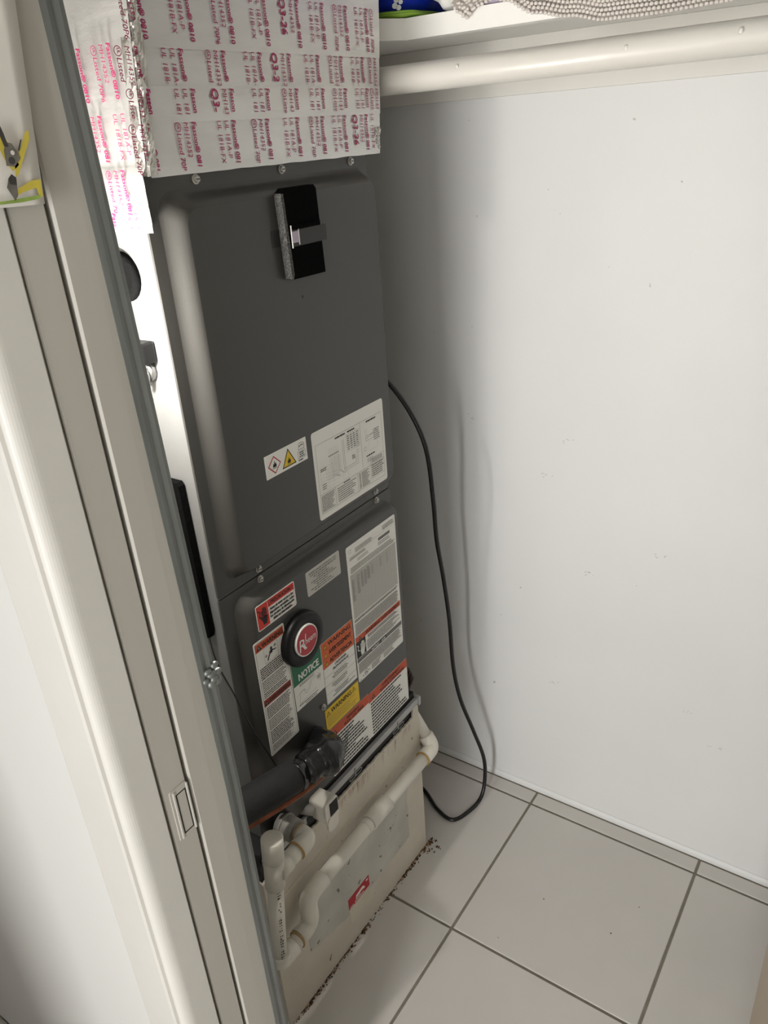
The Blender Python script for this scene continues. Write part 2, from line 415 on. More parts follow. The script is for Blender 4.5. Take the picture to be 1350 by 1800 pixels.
one('tape_edge', lambda m: m.box(0,.0012,-.792,-.35,.3285,.3375,'stand_tape'), st)
def pinks(m):
    for k in range(46):
        y = random.choice([random.uniform(-.62,-.33), random.uniform(-.60,-.50)]); z = .408-random.random()*.004; L = random.uniform(.008,.032)
        d = random.uniform(.001,.004)
        m.add([(.0004,y,z),(.0004,y+random.uniform(.0006,.0016),z),(.0004,y-d+.0005,z-L),(.0004,y-d,z-L)], [(0,3,2,1)], 'torn_pink')
one('pink_streaks', pinks, st, 'pinkish streaks under the torn edge')['kind'] = 'stuff'
def scrawl(m):
    q = Print((.0002,-.80,.03), *FRONT)
    for r in range(7):
        x = 8; y = 148-r*17+random.uniform(-2,2)
        while x < 50-abs(3-r)*3:
            L = random.uniform(2,6); q.line([(x,y),(x+L*.4,y+random.uniform(.5,2.5)),(x+L,y+random.uniform(-1,1))], .35, 'ink_light'); x += L+random.uniform(.5,3)
    m.v, m.f, m.m, m.sm, m.mats = q.v, q.f, q.m, q.sm, q.mats
one('pencil_marks', scrawl, st)
def redst(m):
    m.box(0,.0010,-.603,-.529,.1035,.134,'sticker_red')
    q = Print((.0005,-.603,.1035), *FRONT); q.rect(63,22,70,26,'white_ink')
    q.poly([(24,8),(26,18),(50,22),(58,14),(56,10),(44,14),(40,9)],'white_ink')
    q.rect(26,11,52,13,'sticker_red',1); q.lines(20,2,54,7,2,'white_ink',.6); q.lines(3,-1,18,5,1,'paper_grey',.9,wmin=1,wmax=2)
    m.add(q.v, q.f, 'white_ink')
    for i, k in enumerate(q.m): m.m[-len(q.m)+i] = m.mi(q.mats[k])
    m.box(0,.0006,-.603,-.528,.06,.1035,'stand_tape')
one('red_sticker', redst, st, 'torn red sticker with white lettering')
# dirt along the foot
d = MB()
for k in range(1500):
    y = random.uniform(SY0, SY1+.02); a = .42+1.0*noise.noise((y*9,0,0))+.5*noise.noise((y*31,4,0))
    if y > SY1-.03: a = .8
    if random.random() > a: continue
    r = random.uniform(.0006,.0022)*(.6+a*.7); x = abs(random.gauss(0,.0035+(.010 if y > SY1-.03 and random.random() < .5 else 0))); z = random.uniform(-.0004,.0006)
    d.sphere((x, y, z), r, random.choice(['dirt','dirt','dirt_dark','stain']), 5, 4, (1, random.uniform(1,2.4), random.uniform(.35,.9)))
tag(d.build('base_dirt'), 'brown crumbly dirt along the foot of the stand', 'dirt', kind='stuff')
# ------------------------------------------------------------------ air handler
UY0, UY1, UZ0, UZ1 = -.776, -.324, .472, 1.545
ah = tag(empty('air_handler', (-.28,-.55,.455)), 'tall grey metal air handler cabinet covered in warning labels', 'air handler')
def body(m):
    m.bbox(-.55, -.0215, UY0+.001, UY1-.001, UZ0-.002, UZ1-.001, 'unit_side_lit', .0015, 1)
one('cabinet', body, ah)
def panel(m, y0, y1, z0, z1, ry0, ry1, rz0, rz1, bev_l, bev_r, bev_t, bev_b):
    """door panel: flat flange with a pressed raised field"""
    k = 6
    def ring(a0,a1,b0,b1,r,x): return [(x,p[0],p[1]) for p in rrect(a0,a1,b0,b1,r,k)]
    m.loft([ring(y0,y1,z0,z1,.0015,-.0222), ring(y0,y1,z0,z1,.0015,-.0185)], 'unit_paint', True, False, False)
    m.loft([ring(y0,y1,z0,z1,.0015,-.0185), ring(ry0,ry1,rz0,rz1,.026,-.0185)], 'unit_paint', False, False, False)
    R = []
    for i in range(9):
        t = i/8; e = t; s = .5-.5*math.cos(math.pi*t)
        R.append(ring(ry0+bev_l*e, ry1-bev_r*e, rz0+bev_b*e, rz1-bev_t*e, .026-.006*e, -.0185+.0185*s))
    m.loft(R, 'unit_paint', False, False, True)
    m.loft([R[-1], ring(ry0+bev_l+.0005, ry1-bev_r-.0005, rz0+bev_b+.0005, rz1-bev_t-.0005, .020, 0)], 'unit_paint', False, True, False)
one('upper_panel', lambda m: panel(m, UY0, UY1, .9700, UZ1, -.757, -.3255, .985, 1.527, .027, .004, .022, .010), ah)
one('lower_panel', lambda m: panel(m, UY0, UY1, UZ0, .9655, -.752, -.3255, .4735, .952, .022, .004, .016, .001), ah)
# screws
def screw(y, z, x=-.0185):
    m = MB(); seg = 10
    m.loft([[(x+h, y+r*math.cos(2*math.pi*i/seg), z+r*math.sin(2*math.pi*i/seg)) for i in range(seg)] for h, r in ((0,.0062),(.0012,.0062),(.0014,.0045),(.0045,.0043),(.005,.0034))], 'screw', True, True, False)
    m.box(x+.005, x+.0053, y-.003, y+.003, z-.0006, z+.0006, 'unit_dark')
    return m.build('screw', ah)
for y, z in ((-.689,1.5365),(-.527,1.5365),(-.365,1.5365),(-.688,.9772),(-.688,.9585),(-.368,.9772),(-.368,.9585)): screw(y, z)
screw(-.602,.648,0)
one('pilot_hole', lambda m: m.prism([(-.533+.0018*math.cos(t*math.pi/5), 1.364+.0026*math.sin(t*math.pi/5)) for t in range(10)], 'x', 0, .0002, 'unit_dark'), ah)
# base rail, dark slots, small clips
one('pan_gap', lambda m: m.box(-.55,-.006,-.806,-.304,.4005,.4695,'unit_dark'), ah)
one('base_rail', lambda m: m.prism([(-.004,.4405),(.004,.4405),(.005,.442),(.005,.4545),(.004,.456),(-.004,.456)], 'y', -.802, -.300, 'rail'), ah)
for y0, y1 in ((-.735,-.708),(-.690,-.668),(-.79,-.765)): one('slot', lambda m: m.box(.005,.0054,y0,y1,.4405,.4560,'unit_dark'), ah)
for yc, zc in ((-.386,.436),(-.540,.436)):
    def cl(m):
        m.tube([(.006,yc+a,zc+b) for a,b in rrect(-.020,.020,-.004,.004,.0035,3)]+[(.006,yc+.0165,zc-.004)], .0009, 'steel', 6)
        m.box(.004,.0062,yc-.0015,yc+.0015,zc-.004,.452,'steel')
    one('wire_clip', cl, ah)
one('end_cap', lambda m: m.box(-.02,.0065,-.304,-.296,.436,.458,'rail'), ah)

# labels on the panels -------------------------------------------------------
def label(name, y0, y1, z0, z1, base, draw, r=.003, desc=None, x=0.0, th=.0004):
    m = MB(); m.prism(rrect(y0,y1,z0,z1,max(r,.0003),3), 'x', x, x+th, base)
    o = m.build(name, ah)
    if desc: o['label'] = desc
    p = Print((x,y0,z0), *FRONT, h0=th+.00012); draw(p, (y1-y0)*1000, (z1-z0)*1000)
    p.build('printing', o)['kind'] = 'stuff'
    return o
def flame(p, a, b, h, m='ink', l=3):
    for dx, hh in ((-.22,.55),(0,1),(.22,.7)):
        p.poly([(a+dx*h-h*.16,b+h*.15),(a+dx*h-h*.08,b),(a+dx*h+h*.08,b),(a+dx*h+h*.17,b+h*.2),(a+dx*h+h*.04,b+h*hh)], m, l)
    p.rect(a-h*.45,b-h*.18,a+h*.45,b-h*.1,m,l)
def d_haz(p, w, h):
    cx, cy, r = 20, 18, 14.5
    p.poly([(cx-r,cy),(cx,cy-r),(cx+r,cy),(cx,cy+r)], 'sticker_red'); r = 12
    p.poly([(cx-r,cy),(cx,cy-r),(cx+r,cy),(cx,cy+r)], 'paper', 1); flame(p, cx, cy-3.5, 11)
    p.poly([(36,4),(69,4),(52.5,33)], 'ink'); p.poly([(39,5.8),(66,5.8),(52.5,29.5)], 'yellow', 1); flame(p, 52.5, 9.5, 10)
    p.line([(76,21),(90,21),(90,30),(83,32),(78,30),(76,21)], .6, 'ink'); p.line([(78,26),(84,28),(88,27)], 1.4, 'ink')
    p.frame(74,7,92,18,.45,'ink'); p.lines(76,8,90,17.5,3,'ink',.5,.3,True,wmin=3,wmax=5); p.lines(74,2.5,86,5.5,1,'ink',.6)
label('refrigerant_hazard_label', -.660,-.564,1.119,1.156,'paper', d_haz, .0008, 'white label with red diamond and yellow flame triangle')
def d_wir(p, w, h):
    p.frame(7,10,192,131,.45,'ink_grey'); p.line([(128,131),(128,47)],.45,'ink_grey'); p.line([(7,44),(192,44)],.45,'ink_grey')
    p.line([(47,44),(47,10)],.45,'ink_grey'); p.line([(110,44),(110,10)],.45,'ink_grey'); p.frame(151,18,192,56,.45,'ink_grey'); p.line([(151,46),(192,46)],.35,'ink_grey')
    p.lines(58,124,88,128,1,'ink',.7); p.lines(146,124,176,128,1,'ink',.7); p.lines(92,124,114,128,1,'ink',.7)
    p.frame(88,92,124,122,.3,'ink_grey')
    for k in range(6): p.line([(88,96+k*4.4),(124,96+k*4.4)],.22,'ink_light')
    for k in range(4): p.lines(90+k*8.6,94,96+k*8.6,121,7,'ink_grey',.45)
    for k in range(7):
        p.rect(38+k*4,101,40.2+k*4,103,'ink'); p.line([(39+k*4,115),(39+k*4,84-k*3),(30,84-k*3-5)],.22,'ink_light')
        p.line([(44+k*3,98),(44+k*3,66-k),(60+k,62-k)],.2,'ink_light')
    for x in (76,80): p.line([(x,118),(x,58)],.5,'ink_grey')
    p.line([(76,66),(110,66),(110,78)],.5,'ink_grey'); p.line([(80,62),(116,62),(116,80)],.4,'ink_grey'); p.lines(100,74,108,82,3,'ink',.5)
    p.circ(118,96,4,'ink_light'); p.circ(118,96,3.4,'paper',1); p.circ(117,84,3,'ink_light'); p.circ(117,84,2.5,'paper',1)
    p.frame(13,48,46,88,.25,'ink_light'); p.frame(28,64,44,82,.2,'ink_light')
    for k in range(5): p.line([(14,54+k*6),(60,50+k*5)],.2,'ink_light'); p.line([(60+k*2,98),(60+k*2,70),(74,60)],.2,'ink_light')
    p.frame(72,47,86,60,.25,'ink_light'); p.lines(14,82,30,88,2,'ink',.5); p.lines(15,50,26,62,3,'ink_grey',.4)
    for x in (142,146): p.line([(x,114),(x,96),(176,104)],.3,'ink_grey')
    p.frame(142,92,166,101,.5,'ink_grey'); p.lines(166,86,184,108,6,'ink_grey',.4); p.circ(139,79,4,'ink_light'); p.circ(139,79,3.5,'paper',1); p.frame(150,72,176,88,.2,'ink_light'); p.lines(140,62,170,66,1,'ink',.6); p.lines(142,52,160,60,3,'ink_light',.4)
    p.lines(9,12,45,42,11,'ink_grey',.5,.35); p.lines(52,13,106,40,7,'ink_grey',.4,.25); p.lines(70,40.5,90,43.5,1,'ink',.6)
    p.lines(114,12,120,42,10,'ink_grey',.5); p.lines(122,12,148,42,10,'ink_grey',.5,.4); p.lines(153,20,190,44,6,'ink_grey',.5); p.lines(154,47,190,55,3,'ink_grey',.5)
label('wiring_diagram_label', -.551,-.352,1.001,1.155,'paper', d_wir, .005, 'large white wiring diagram label')
def d_prec(p, w, h):
    p.rect(1.5,1.8,27,h-1.8,'red'); p.rect(27,h-14.5,w-1.5,h-1.8,'red'); p.line([(27,h-14.5),(27,h-2)],.6,'paper',1)
    p.text('¡ PRECAUCION !', 58, h-11.5, 10, 'ink', 2, fit=56, bold=.02, align='c')
    for k, t in enumerate(('Antes de tener acceso a los','dispositivos terminales, todos','los circuitos de alimentación','deben ser interrumpidos.')):
        p.text(t, 58.5, h-21.5-k*6.6, 7.2, 'ink', 2, fit=(56,58,57,46)[k], bold=.025, align='c')
    p.line([(27,4),(w-3,4)],.5,'red',1); p.line([(w-2.4,4),(w-2.4,h-15)],.4,'red',1)
    p.poly([(13,7),(21,7),(24,19),(23,22),(13,22),(11,18)],'ink',2)
    for k,(x,y) in enumerate(((12.2,33),(15.2,37),(18.2,37.5),(21.2,35))): p.poly([(x-1.1,20),(x+1.1,20),(x+1.2,y),(x-1.1,y)],'ink',2)
    p.poly([(11.5,16),(9.5,25),(8,25),(9.2,17)],'ink',2)
    p.line([(3,36),(9,32),(5.5,24),(9.5,21)],1.9,'ink',2); p.line([(11,23),(14,21.6),(18,23),(23,21.5)],.6,'red',3)
label('spanish_caution_label', -.7255,-.6335,.886,.9315,'paper', d_prec, .0035, 'red and white Spanish precaution label with hand symbol')
def d_white(p, w, h):
    p.text('RHEEM SALES COMPANY, INC.', w/2, h-8, 4.6, 'ink', 1, fit=74, align='c')
    for k in range(8): p.lines(9+(k % 3)*6, h-13.2-k*4.3, w-9-(k*7 % 4)*8, h-9.6-k*4.3, 1, 'ink_grey', .5, .25, True, gap=1.4, wmin=2, wmax=8)
label('company_label', -.604,-.513,.8825,.929,'paper_grey', d_white, .003, 'small pale label under the seam')
def person(p, a, b, s):
    p.circ(a+1.5*s, b+12.5*s, 2*s, 'ink', 2, n=12); p.poly([(a-1*s,b+5*s),(a+3*s,b+5.5*s),(a+4*s,b+10*s),(a+1*s,b+11*s),(a-1*s,b+9*s)],'ink',2)
    p.line([(a-1*s,b+7*s),(a-4*s,b+3*s),(a-7*s,b-2*s)],2*s,'ink',2); p.line([(a+3*s,b+9*s),(a+7*s,b+7*s),(a+10*s,b+7.5*s)],1.6*s,'ink',2)
    p.line([(a+1*s,b+9*s),(a-3*s,b+8*s)],1.4*s,'ink',2)
def d_warnl(p, w, h):
    p.frame(3,3,w-3,h-3,.5,'ink'); p.rect(3,h-19,w-3,h-4,'orange_red'); p.warn(11,h-17,10.5)
    p.text('WARNING', 18, h-16.2, 12.5, 'ink', 2, fit=49, bold=.02)
    p.frame(20,h-49,52,h-21,.4,'ink_grey'); person(p, 35, h-43, 1.25); p.circ(46,h-27,3,'ink_light'); p.circ(24,h-36,2.5,'ink_light')
    p.lines(6,h-74,w-6,h-51,6,'ink',.55,.12); p.lines(6,h-98,w-6,h-76,6,'ink_grey',.5,.2); p.lines(6,h-110,w-8,h-99,3,'ink',.5,.3)
    p.rect(3,h-125,w-3,h-112,'brick_red'); p.warn(9,h-123.5,9); p.text('AVERTISSEMENT', 15, h-122.5, 10.5, 'ink', 2, fit=53, bold=.02)
    p.lines(6,h-152,w-6,h-128,7,'ink',.5,.12); p.lines(6,h-176,w-6,h-154,6,'ink_grey',.5,.15); p.lines(6,h-205,w-6,h-178,7,'ink',.5,.3); p.lines(6,6,w-6,h-207,5,'ink_grey',.5,.25)
label('tall_warning_label', -.7425,-.6705,.6455,.8725,'paper', d_warnl, .003, 'tall narrow bilingual warning label')
def d_notice(p, w, h):
    p.rect(.6,51,w-.6,h-.5,'green'); p.text('NOTICE', w/2+3, 57, 19, 'white_ink', 2, fit=54, bold=.025, align='c')
    p.lines(14,44,w-22,49.5,2,'ink_grey',.5,.1); p.line([(10,10),(14,33),(24,33),(27,23),(33,21),(38,24),(46,38),(58,39)],.5,'ink_grey')
    p.line([(24,35),(30,26),(36,27),(44,42),(58,43)],.45,'ink_grey'); p.line([(4,30),(24,33)],.4,'ink_grey'); p.line([(10,10),(56,16)],.4,'ink_grey')
    p.line([(64,27),(64,43)],.5,'ink_grey'); p.line([(68,24),(68,40)],.5,'ink_grey'); p.lines(60,30,72,38,3,'ink_grey',.4); p.lines(8,6,60,9,1,'ink_grey',.6); p.lines(24,2,60,5,1,'ink_grey',.6); p.line([(67,46),(67,50)],.8,'ink')
label('notice_label', -.6685,-.5905,.6855,.787,'paper', d_notice, .0008, 'green and white notice label with drain trap drawing', 0, .0003)
def d_cal(p, w, h):
    for k, t in enumerate(('WARNING','AVERTISSEMENT','ADVERTENCIA')):
        y = h-.8-18*(k+1); p.rect(.8,y,w-.8,y+18,'orange'); p.line([(.8,y),(w-.8,y)],.5,'ink',1); p.warn(11,y+3.5,10,'yellow')
        p.text(t, 20, y+4.5, 13, 'ink', 2, fit=66, bold=.02)
    p.text('CALIFORNIA', w/2+3, h-63, 7.2, 'ink', 1, fit=34, bold=.02, align='c'); p.text('PROPOSITION 65', w/2+3, h-71, 7.2, 'ink', 1, fit=46, bold=.02, align='c')
    for k in range(3):
        y = h-75-k*18.5; p.line([(1,y),(w-1,y)],.4,'ink'); p.lines(16,y-14.5,w-18-(8 if k==1 else 0),y-3,3,'ink_grey',.5,.4,True)
    p.frame(.6,.6,w-.6,h-.6,.4,'ink_grey'); p.lines(70,8,88,11,1,'ink_grey',.5)
label('california_warning_label', -.590,-.4975,.6435,.7765,'paper', d_cal, .0008, 'white label with three orange warning bands', 0, .0005)
def d_big(p, w, h):
    p.lines(w-42,h-16,w-4,h-6,3,'ink_grey',.5); p.lines(26,h-20,w-60,h-11,3,'ink_grey',.5,.3); p.frame(6,h-14,14,h-8,.4,'ink_grey'); p.line([(4,h-22),(w-4,h-19)],.3,'ink_grey')
    p.rect(w-58,h-31,w-20,h-25,'ink_grey'); p.lines(8,h-30,70,h-24,2,'ink_grey',.5,.3); p.lines(30,h-40,70,h-33,2,'ink_light',.5,.4); p.lines(w-60,h-41,w-20,h-33,2,'ink_light',.5,.3)
    p.lines(8,h-56,w-6,h-44,4,'ink_grey',.5,.1)
    p.rect(5,h-152,w-4,h-58,'paper_grey')
    for k in range(13): p.line([(10+k*11,h-152),(10+k*11,h-58)],.25,'ink_light',1)
    for k in range(38): p.line([(6,h-60-k*2.4),(w-5,h-60-k*2.4)],.18,'ink_light',1)
    for x, y0, y1 in ((8,70,115),(24,66,106),(36,64,98),(46,66,98),(56,64,92),(68,64,88),(96,64,86),(118,66,88)): p.lines(x,h-y1,x+8,h-y0,int((y1-y0)/2.4),'ink_grey' if x<60 else 'ink_light',.45,.3)
    p.lines(5,h-160,w-5,h-154,2,'ink',.6,.05); p.lines(5,h-190,w-5,h-163,11,'ink_grey',.55,.05,gap=.4)
    p.rect(2,h-204,w-2,h-192,'orange_red'); p.line([(30,h-204),(30,h-192)],.5,'ink',1); p.warn(16,h-202.5,8)
    p.text('WARNING', 34, h-201.5, 9.5, 'ink', 2, fit=48, bold=.02); p.text('AVERTISSEMENT', 86, h-201.5, 9.5, 'ink', 2, fit=64, bold=.02)
    p.rect(2,h-240,32,h-204,'ink'); p.poly([(16,h-238),(25,h-238),(28,h-226),(27,h-222),(16,h-222),(14,h-227)],'white_ink',2)
    for x, y in ((15.5,212),(18.6,208),(21.7,208),(24.8,210)): p.rect(x-.2,h-223,x+2.2,h-y,'white_ink',2)
    p.poly([(26.5,h-224),(29,h-216),(30.5,h-217),(28.5,h-228)],'white_ink',2); p.line([(4,h-211),(9,h-214),(6,h-222),(12,h-226)],1.8,'white_ink',2)
    p.lines(40,h-214,w-6,h-206,3,'ink',.55,.15); p.lines(36,h-238,w-5,h-216,8,'ink_grey',.55,.25)
    p.rect(2,h-250,w-2,h-241,'ink_grey'); p.rect(46,h-250,74,h-241,'ink',1); p.text('NOTICE',48,h-248.5,8,'white_ink',3,fit=24,bold=.02); p.rect(78,h-250,98,h-241,'ink',1); p.text('AVIS',81,h-248.5,8,'white_ink',3,fit=14,bold=.02)
    p.lines(4,h-276,w-4,h-252,9,'ink_grey',.55,.08,gap=.4); p.line([(2,h-277),(w-2,h-277)],.3,'ink_grey')
    p.circ(26,10,6.5,'ink'); p.circ(26,10,5.7,'paper',1); p.text('UL',26,7.2,8,'ink',2,fit=7,bold=.02,align='c'); p.lines(13,6,18,9,1,'ink'); p.lines(33,8,39,11,1,'ink')
    p.lines(44,3,76,16,4,'ink_grey',.55,.25); p.line([(82,3),(82,17)],.3,'ink_grey'); p.lines(85,4,122,16,4,'ink_grey',.5,.2); p.lines(4,2,10,4,1,'ink')
label('rating_plate_label', -.494,-.3385,.6275,.9215,'paper', d_big, .004, 'large white rating plate label with tables')
def d_yel(p, w, h):
    p.warn(9,h-16,10.5,'yellow'); p.text('WARNING', 17, h-15, 14, 'ink', 2, fit=62, bold=.012); p.warn(87,h-14,10.5,'yellow')
    p.line([(2,h-18),(w-2,h-17)],.35,'ink_grey'); p.lines(5,7,w-8,h-20,5,'ink_grey',.2,.3); p.lines(w-24,2.5,w-12,5,1,'ink_grey',.4)
label('yellow_warning_label', -.600,-.4975,.588,.636,'yellow', d_yel, .0006, 'yellow warning label', 0, .0007)
def d_fire(title):
    def fn(p, w, h):
        p.rect(0,h-22,w,h,'orange_red'); p.warn(16,h-18.5,11)
        p.text(title[0], w/2+14, h-10.5, 8.5, 'ink', 2, fit=title[2], bold=.02, align='c'); p.text(title[1], w/2+14, h-19.5, 8.5, 'ink', 2, fit=title[3], bold=.02, align='c')
        n = 11; st = (h-26)/n
        for k in range(n): p.lines(5, h-24-st*(k+1), w-8, h-24-st*k, 1, 'ink', .52, .45 if k < n-2 else .1, False, .9, 3, 9)
    return fn
label('fire_risk_label', -.5955,-.4700,.4745,.585,'paper', d_fire(('WARNING –',"RISK OF FIRE",46,62)), .0006, 'orange and white risk of fire label, English')
label('french_fire_risk_label', -.4705,-.3325,.4745,.5815,'paper', d_fire(('AVERTISSEMENT –',"RISQUE D'INCENDIE",74,86)), .0006, 'orange and white risk of fire label, French', 0, .0008)
def scrib(m):
    p = Print((.0004,-.5955,.4745), *FRONT, h0=.0008); pts = []
    for k in range(16): pts.append((33+k*.9+(9 if k % 2 else -4)+random.uniform(-2,2), (72 if k % 2 else 28)+random.uniform(-7,7)))
    p.line(pts, .5, 'ink_grey', 3); m.v, m.f, m.m, m.sm, m.mats = p.v, p.f, p.m, p.sm, p.mats
one('pen_scribble', scrib, ah, 'pen scribble across the fire label')
# round badge
by, bz = -.6365, .8215
def disc(m):
    seg = 40
    m.loft([[(x, by+r*math.cos(2*math.pi*i/seg), bz+r*math.sin(2*math.pi*i/seg)) for i in range(seg)] for x, r in ((0,.049),(.007,.049),(.0115,.0478),(.0130,.045),(.0120,.034),(.0115,.030))], 'black_plastic')
badge = one('round_badge', disc, ah, 'round black badge with red oval emblem')
def emblem(m):
    p = Print((.012, by, bz), *FRONT, h0=.0004)
    seg = 36
    m.loft([[(x, by+r*math.cos(2*math.pi*i/seg)*.98, bz+r*1.02*math.sin(2*math.pi*i/seg)) for i in range(seg)] for x, r in ((.0112,.0285),(.0150,.0285),(.0155,.0278),(.0155,.0262))], 'white_ink', True, True, False)
    p = Print((.0155, by, bz), *FRONT, h0=.0003)
    p.circ(0,0,25.8,'logo_red',0,26.4,36)
    p.text('R', -21.5, -13.5, 33, 'white_ink', 2, fit=16.5, bold=-.012, shear=.12); p.line([(-9,-2),(-6.5,-9.5),(-3.5,-13.5)],2.4,'white_ink',2)
    p.text('heem', -5.2, -5.5, 17.5, 'white_ink', 2, fit=27.5, bold=.004, shear=.12); p.line([(-4.2,4),(-2.2,14.5)],2.2,'white_ink',2)
    b = len(m.v); m.v += p.v
    for f, k in zip(p.f, p.m): m.f.append(tuple(b+i for i in f)); m.m.append(m.mi(p.mats[k])); m.sm.append(False)
one('emblem', emblem, badge, 'red oval maker emblem with white lettering')

# foam block taped on the upper panel
fb = tag(empty('foam_pad', (.006,-.53,1.393)), 'black foam pad taped flat to the upper grey cabinet door', 'foam pad')
def foam(m):
    pts = [(-.5635,1.394),(-.4895,1.393),(-.4935,1.509),(-.4985,1.514),(-.5600,1.514),(-.5685,1.508)]
    m.prism(pts, 'x', .0005, .013, 'black_foam')
one('foam', foam, fb)
one('cut_edge', lambda m: m.prism([(-.5660,1.3955),(-.5632,1.3942),(-.5600,1.4),(-.5650,1.5075),(-.5690,1.5080),(-.5700,1.5060)], 'x', .0007, .0134, 'foam_cut'), fb, 'speckled cut edge')
one('tape', lambda m: (m.box(.0132,.0138,-.5580,-.480,1.4375,1.4595,'dull_tape'), m.box(.0005,.0011,-.584,-.5695,1.4395,1.4620,'dull_tape'), m.add([(.0138,-.484,1.4375),(.0138,-.484,1.459),(.002,-.4735,1.459),(.002,-.4735,1.4375)],[(0,3,2,1)],'dull_tape')), fb)
def clearbit(m):
    m.box(.0138,.0142,-.557,-.5435,1.4425,1.4575,'lilac'); m.box(.0138,.0150,-.5588,-.5573,1.436,1.466,'paper'); m.box(.0138,.0150,-.5437,-.5424,1.439,1.461,'paper')
one('clip', clearbit, fb, 'small white plastic clip')
one('fold', lambda m: m.box(.0130,.0150,-.5570,-.4935,1.4595,1.4655,'black_foam'), fb)

# fittings on the cabinet's left side (face y = UY0)
def disk_y(m, x, z, prof, mt, seg=24): m.loft([[(x+r*math.cos(2*math.pi*i/seg), y, z-r*math.sin(2*math.pi*i/seg)) for i in range(seg)] for y, r in reversed(prof)], mt)
one('side_grommet', lambda m: disk_y(m, -.082, 1.4315, [(UY0+.001,.031),(UY0-.006,.031),(UY0-.008,.028),(UY0-.007,.019),(UY0-.004,.017)], 'black_foam'), ah, 'round black foam grommet')
sw = tag(empty('conduit_switch', (-.075,UY0-.01,1.32)), 'small black box with silver lever on the cabinet side', 'switch')
one('box', lambda m: m.bbox(-.105,-.048,UY0-.022,UY0-.0005,1.325,1.353,'black_plastic',.003,2), sw)
def lever(m):
    m.loft([[(-.070+r*math.cos(2*math.pi*i/16), y, 1.312-r*math.sin(2*math.pi*i/16)) for i in range(16)] for y, r in ((UY0-.010,.010),(UY0-.008,.0155),(UY0-.0006,.0155))], 'steel')
    m.tube([(-.064,UY0-.012,1.316),(-.059,UY0-.014,1.308),(-.062,UY0-.013,1.296)], [.005,.0042,.0034], 'steel', 8)
one('lever', lever, sw)
one('foam_strip', lambda m: m.prism([(-.0745,.902),(-.0430,.899),(-.0395,.911),(-.0435,1.152),(-.0470,1.157),(-.0745,1.157)][::-1], 'y', UY0-.012, UY0-.0005, 'black_foam'), ah, 'long black foam strip on the left side')
tw = smooth_path([(-.045,UY0-.010,.905),(-.030,-.792,.86),(-.012,-.785,.80),(.004,-.775,.73),(.012,-.757,.665),(.022,-.752,.635)], 6)
tag(one('control_wire', lambda m: m.tube(tw, .0013, 'cable', 6)), 'thin black wire slanting down over the cabinet corner', 'wire')

# ------------------------------------------------------------------ foil-taped duct above
DX = -.0085; LEAN = .10
def dy(y, z): return y + LEAN*(z-1.545)
DY0, DY1 = -.770, -.297
du = tag(empty('foil_duct', (-.25,-.53,1.545)), 'square duct wrapped in printed silver foil tape above the air handler', 'duct')
def dbody(m):
    v = []
    for z in (1.545, 2.399):
        v += [(-.5,dy(DY0,z),z),(DX,dy(DY0,z),z),(DX,dy(DY1,z),z),(-.5,dy(DY1,z),z)]
    m.add(v, [(0,3,2,1),(4,5,6,7),(0,1,5,4),(1,2,6,5),(2,3,7,6),(3,0,4,7)], 'foil')
one('duct_body', dbody, du)
rowz = [(1.5435,1.6025),(1.5995,1.6375),(1.6345,1.6785),(1.6750,1.7600),(1.757,1.835)]
SIZE = 9.7
def ulmark(p, a, b, r=4.8):
    p.line([(a+r*math.cos(2*math.pi*i/14), b+r*math.sin(2*math.pi*i/14)) for i in range(15)], .9, 'magenta', 1); p.text('UL',a-1.0,b+2.6,r*1.15,'magenta',2,fit=r*1.05,bold=.02,rot=-math.pi/2)
def group(p, a, top, kind, avail, lim=1e9):
    """three vertical lines of tape print reading downwards, first line on the right at a"""
    def put(t, x, bold=0.0, size=SIZE, start=0):
        k = t
        if x+size*.75 > lim: return
        while k:
            s = text_shape(k, bold, .12); L = (s[3]-s[2])*size
            if L + start <= avail: break
            k = k[:-1]
        if k: p.text(k, x, top-start, size, 'magenta', 1, bold=bold, shear=.12, rot=-math.pi/2)
    put('Fasson® 0810', a-7, .022)
    if kind == 'A': put('UL 181A-P', a-20); put('UL 181B-FX', a-33)
    elif kind == 'B':
        put('MH14352', a-20)
        if a-25 < lim: ulmark(p, a-30, top-5)
        put('Listed 70P6', a-33, .008, SIZE, 11.5)
    else: put('MH14352', a-20); put('Q3-26', a-39, .02, 16.0)
rows = [
 [(-.752,'B'),(-.684,'B'),(-.616,'A'),(-.552,'B'),(-.491,'A'),(-.434,'B'),(-.381,'A'),(-.326,'Q'),(-.284,'A')],
 [(-.748,'B'),(-.679,'A'),(-.613,'Q'),(-.547,'A'),(-.487,'B'),(-.430,'A'),(-.376,'B'),(-.321,'A'),(-.282,'B')],
 [(-.752,'B'),(-.687,'A'),(-.618,'B'),(-.552,'A'),(-.494,'Q'),(-.434,'A'),(-.379,'B'),(-.326,'A'),(-.282,'B')],
 [(-.736,'B'),(-.667,'A'),(-.598,'B'),(-.534,'A'),(-.470,'Q'),(-.415,'A'),(-.360,'B'),(-.310,'A'),(-.272,'B')],
 [(-.730,'A'),(-.660,'B'),(-.595,'A'),(-.530,'Q'),(-.470,'A'),(-.410,'B'),(-.350,'A'),(-.300,'B')]]
